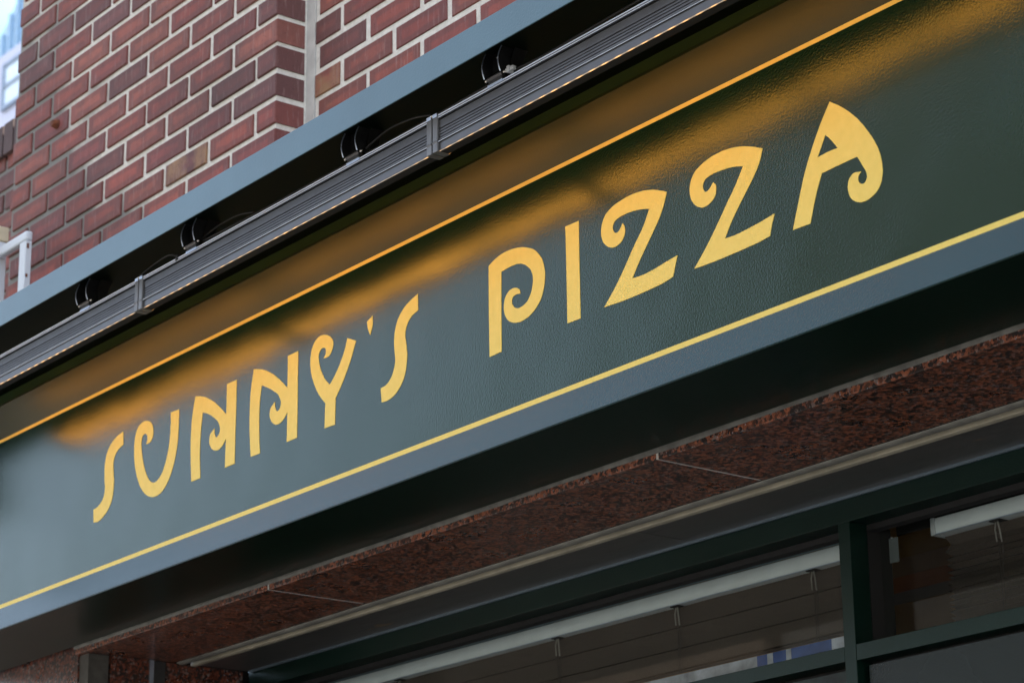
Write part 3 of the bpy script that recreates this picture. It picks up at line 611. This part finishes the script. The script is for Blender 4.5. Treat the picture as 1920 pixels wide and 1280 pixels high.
# glazing rebates behind the header and the mullion
blk = M['dark']
boxo('glazing_bead', blk, win, -1.994, .108, .7480, .772, -.3600, -.3480)
boxo('glazing_bead', blk, win, .1395, 2.7, .7480, .772, -.3600, -.3480)
boxo('inner_mullion', blk, win, .100, .1392, .7480, .812, -.584, -.3485)
boxo('pane', M['glass'], win, -1.994, .0995, .782, .786, -.588, -.3300)
boxo('pane', M['glass'], win, .1397, 2.7, .782, .786, -.588, -.3300)
boxo('head_flashing', plain('grey_green_inner_header', (.22, .29, .31), .5), win, -1.99, .0995, .8205, .8235, -.3458, -.10)
boxo('head_flashing', M['dark'], win, .0998, 2.7, .8705, .8735, -.3450, -.10)
lp = plain('blotchy_green_panel', (.010, .022, .019), .3, 0, .6, 26, .6, bscale=60, spec=.3)
boxo('lower_panel', lp, win, -1.99, .0985, .7220, .74, -3.05, -.6260)
boxo('lower_panel', paint('smooth_green_panel', (.007, .018, .018), .26, .25, spec=.35), win, .1540, 2.7, .7180, .74, -3.05, -.6260)
boxo('panel_gap', blk, win, -1.99, 2.7, .7420, .746, -3.05, -.616)

# ------------------------------------------------------------------ pleated blinds behind the glass
def pleats(x0, x1, zs, y, d):
    bm = bmesh.new(); n = 60; prev = None; rows = []
    for i, z in enumerate(zs):
        yy = y + ((d if i % 2 else 0) if d > 0 else (.009 if i % 3 == 2 else 0))
        rows.append([bm.verts.new((x0+(.004 if i % 2 else 0)*(1 if d > 0 else 1)+random.uniform(-.001, .001) if q == 0 else x0+(x1-x0)*q/n, yy+.0006*noise.noise(Vector((q*.8, i*3.1, 0))), z+.0009*noise.noise(Vector((q*.3, i*1.7, 5))))) for q in range(n+1)])
    for a, b in zip(rows, rows[1:]):
        for q in range(n): bm.faces.new((a[q], a[q+1], b[q+1], b[q]))
    return bm
def blind(x0, x1, zt, zb, zs, label, clips):
    t = tag(empty('pleated_blind', ((x0+x1)/2, .84, zt)), label, 'blind', 'pleated blinds behind the shop window')
    r = boxo('head_rail', M['rail_grey'], t, x0, x1, .826, .868, zb, zt, bevel=.0012)
    boxo('rail_lip', M['alu_light'], r, x0+.001, x1-.001, .8240, .8257, zb-.0008, zb+.0012)
    boxo('end_cap', M['white_plastic'], r, x0-.010, x0-.0003, .8235, .870, zb-.001, zt+.001, bevel=.001)
    f = obj('shade', pleats(x0+.006, x1, zs, .846, -1 if len(zs) < 14 else .013), M['cloth'], t)
    sm = f.modifiers.new('thickness', 'SOLIDIFY'); sm.thickness = .0006
    for cx in clips:
        k = boxo('rail_bracket', M['dark'], t, cx-.012, cx+.014, .828, .866, zb-.0025, zb-.0004)
        bm = bmesh.new()
        tube(bm, [(cx-.004, .838, zb-.003), (cx-.003, .834, zb-.018), (cx+.001, .832, zb-.042)], .0016, 6)
        tube(bm, [(cx+.001, .838, zb-.003), (cx+.008, .834, zb-.020), (cx+.013, .832, zb-.044)], .0018, 6)
        obj('cord_clip', bm, M['cord'], t)
        bm = bmesh.new(); tube(bm, [(cx+.000, .838, zb-.040), (cx+.001, .838, zs[-1])], .0009, 5); tube(bm, [(cx+.012, .836, zb-.042), (cx+.006, .838, -.48), (cx+.008, .838, zs[-1])], .0009, 5)
        obj('cord', bm, M['cord_dark'], t)
    return t
Z = [-.3800]
while Z[-1] > -.500: Z += [Z[-1]-.0420, Z[-1]-.0436, Z[-1]-.0452]
Z = Z[:-1] if Z[-1] > -.5215 else Z
Z.append(-.5225)
blind(-1.96, .093, -.3460, -.3790, Z, 'wide pleated blind with brown shade, left of the green mullion', (-1.55, -.93, -.52, -.103))
Z = [-.3800, -.395, -.410, -.4170, -.424, -.4300]
while Z[-1] > -.600: Z.append(Z[-1]-random.uniform(.0028, .0075))
blind(.243, 2.6, -.3450, -.3770, Z, 'pleated blind bunched into tight folds, right of the green mullion', (.388, 1.0, 1.8))

# things seen through the glass
t = empty('blue_white_strip', (-.35, .807, -.588)); tag(t, 'blue and white strip showing below the left blind', 'blue_white_strip')  # coloured strip placed behind the glass for an unidentified blue and white shape
xs2 = [(-1.2, -.245, 'w'), (-.2445, -.215, 'b'), (-.2145, -.198, 'w'), (-.1975, -.160, 'b'), (-.1595, -.145, 'w'), (-.1445, -.0305, 'b'), (-.030, .096, 'w')]
BW = plain('white_strip_mat', (.48, .52, .60), .6, 0, .45, 22); BB_ = plain('blue_strip_mat', (.045, .11, .36), .6, 0, .35, 22)
for a, b, c in xs2: boxo('white_section' if c == 'w' else 'blue_section', BW if c == 'w' else BB_, t, a, b, .806, .809, -.5880, -.5350)
t = tag(empty('wooden_cabinet', (.2, 1.5, GZ)), 'warm brown wooden cabinet seen through the right pane beside the blind', 'cabinet')
wd = plain('orange_wood', (.34, .13, .045), .5, 0, .25, 5); wd2 = plain('tan_wood', (.32, .22, .13), .6, 0, .2, 5)
boxo('body', wd2, t, -1.9, .6, 1.65, 2.0, GZ+.03, .08)
for nm, z0, z1, cc in (('top_board', -.160, -.02, (.30, .17, .045)), ('upper_shelf', -.203, -.1605, (.32, .20, .11)), ('middle_shelf', -.2405, -.2035, (.42, .15, .055)), ('lower_shelf', -.2680, -.241, (.24, .19, .15)), ('base_board', -.42, -.2685, (.28, .15, .045))):
    boxo(nm, plain('wood_' + nm, cc, .6, 0, .25, 5), t, -1.9, .6, 1.60, 1.645, z0, z1)
tag(boxo('notice', plain('notice_paper', (.2, .22, .22), .7), None, .1450, .1680, .800, .802, -.418, -.370), 'small pale notice stuck inside the right pane beside the mullion', 'notice')

# ------------------------------------------------------------------ white pipes at the left corner, neighbour's wall
t = tag(empty('post', (-2.35, .1, .399)), 'white square post with a yellowed collar at the left edge', 'post')
boxo('post', M['white_pipe'], t, -2.470, -2.394, .064, .136, .399, .8618, bevel=.004)
boxo('collar', M['cream_pipe'], t, -2.473, -2.391, .061, .139, .862, .905, bevel=.004)
t = tag(empty('tube_frame', (-2.2, .12, .4)), 'thin white square tube elbow in front of the bricks, right of the white post', 'tube frame')
bm = bmesh.new()
box(bm, -2.390, -2.221, .105, .125, .8120, .8390); obj('crossbar', bm, M['white_pipe'], t, bevel=.005)
bm = bmesh.new(); box(bm, -2.258, -2.2225, .106, .124, .399, .8115); obj('upright', bm, M['white_pipe'], t, bevel=.002)
for z in (.79, .71, .58): 
    boxo('rust_spot', M['rust'], t, -2.2230, -2.2210, .109, .115, z, z+random.uniform(.006, .014))

nb = tag(empty('garden_wall', (-3.5, .62, GZ)), 'old brick wall with a soldier course on top, half hidden behind the left pier', 'wall')
shop_keep = shop
shop = nb
bricks('brickwork', -2.70, -5.2, -.2, 1.555, .600, .66, .81-.07*20+.07, -3.30, .2125, M['brick'])
boxo('mortar', M['mortar'], nb, -5.2, -2.70, .606, .80, GZ, 1.55)
bm = bmesh.new(); cl = bm.loops.layers.float_color.new('brick_colour'); x = -5.2
while x < -2.72:
    n0 = len(bm.faces); box(bm, x, x+.062, .585, .80, 1.560, 1.665+random.uniform(-.004, .004)); bm.faces.ensure_lookup_table()
    s = random.uniform(.55, 1.1)
    for f in bm.faces[n0:]:
        for l in f.loops: l[cl] = (.115*s, .085*s, .075*s, 1)
    x += .072
obj('soldier_course', bm, M['brick'], nb)
shop = shop_keep
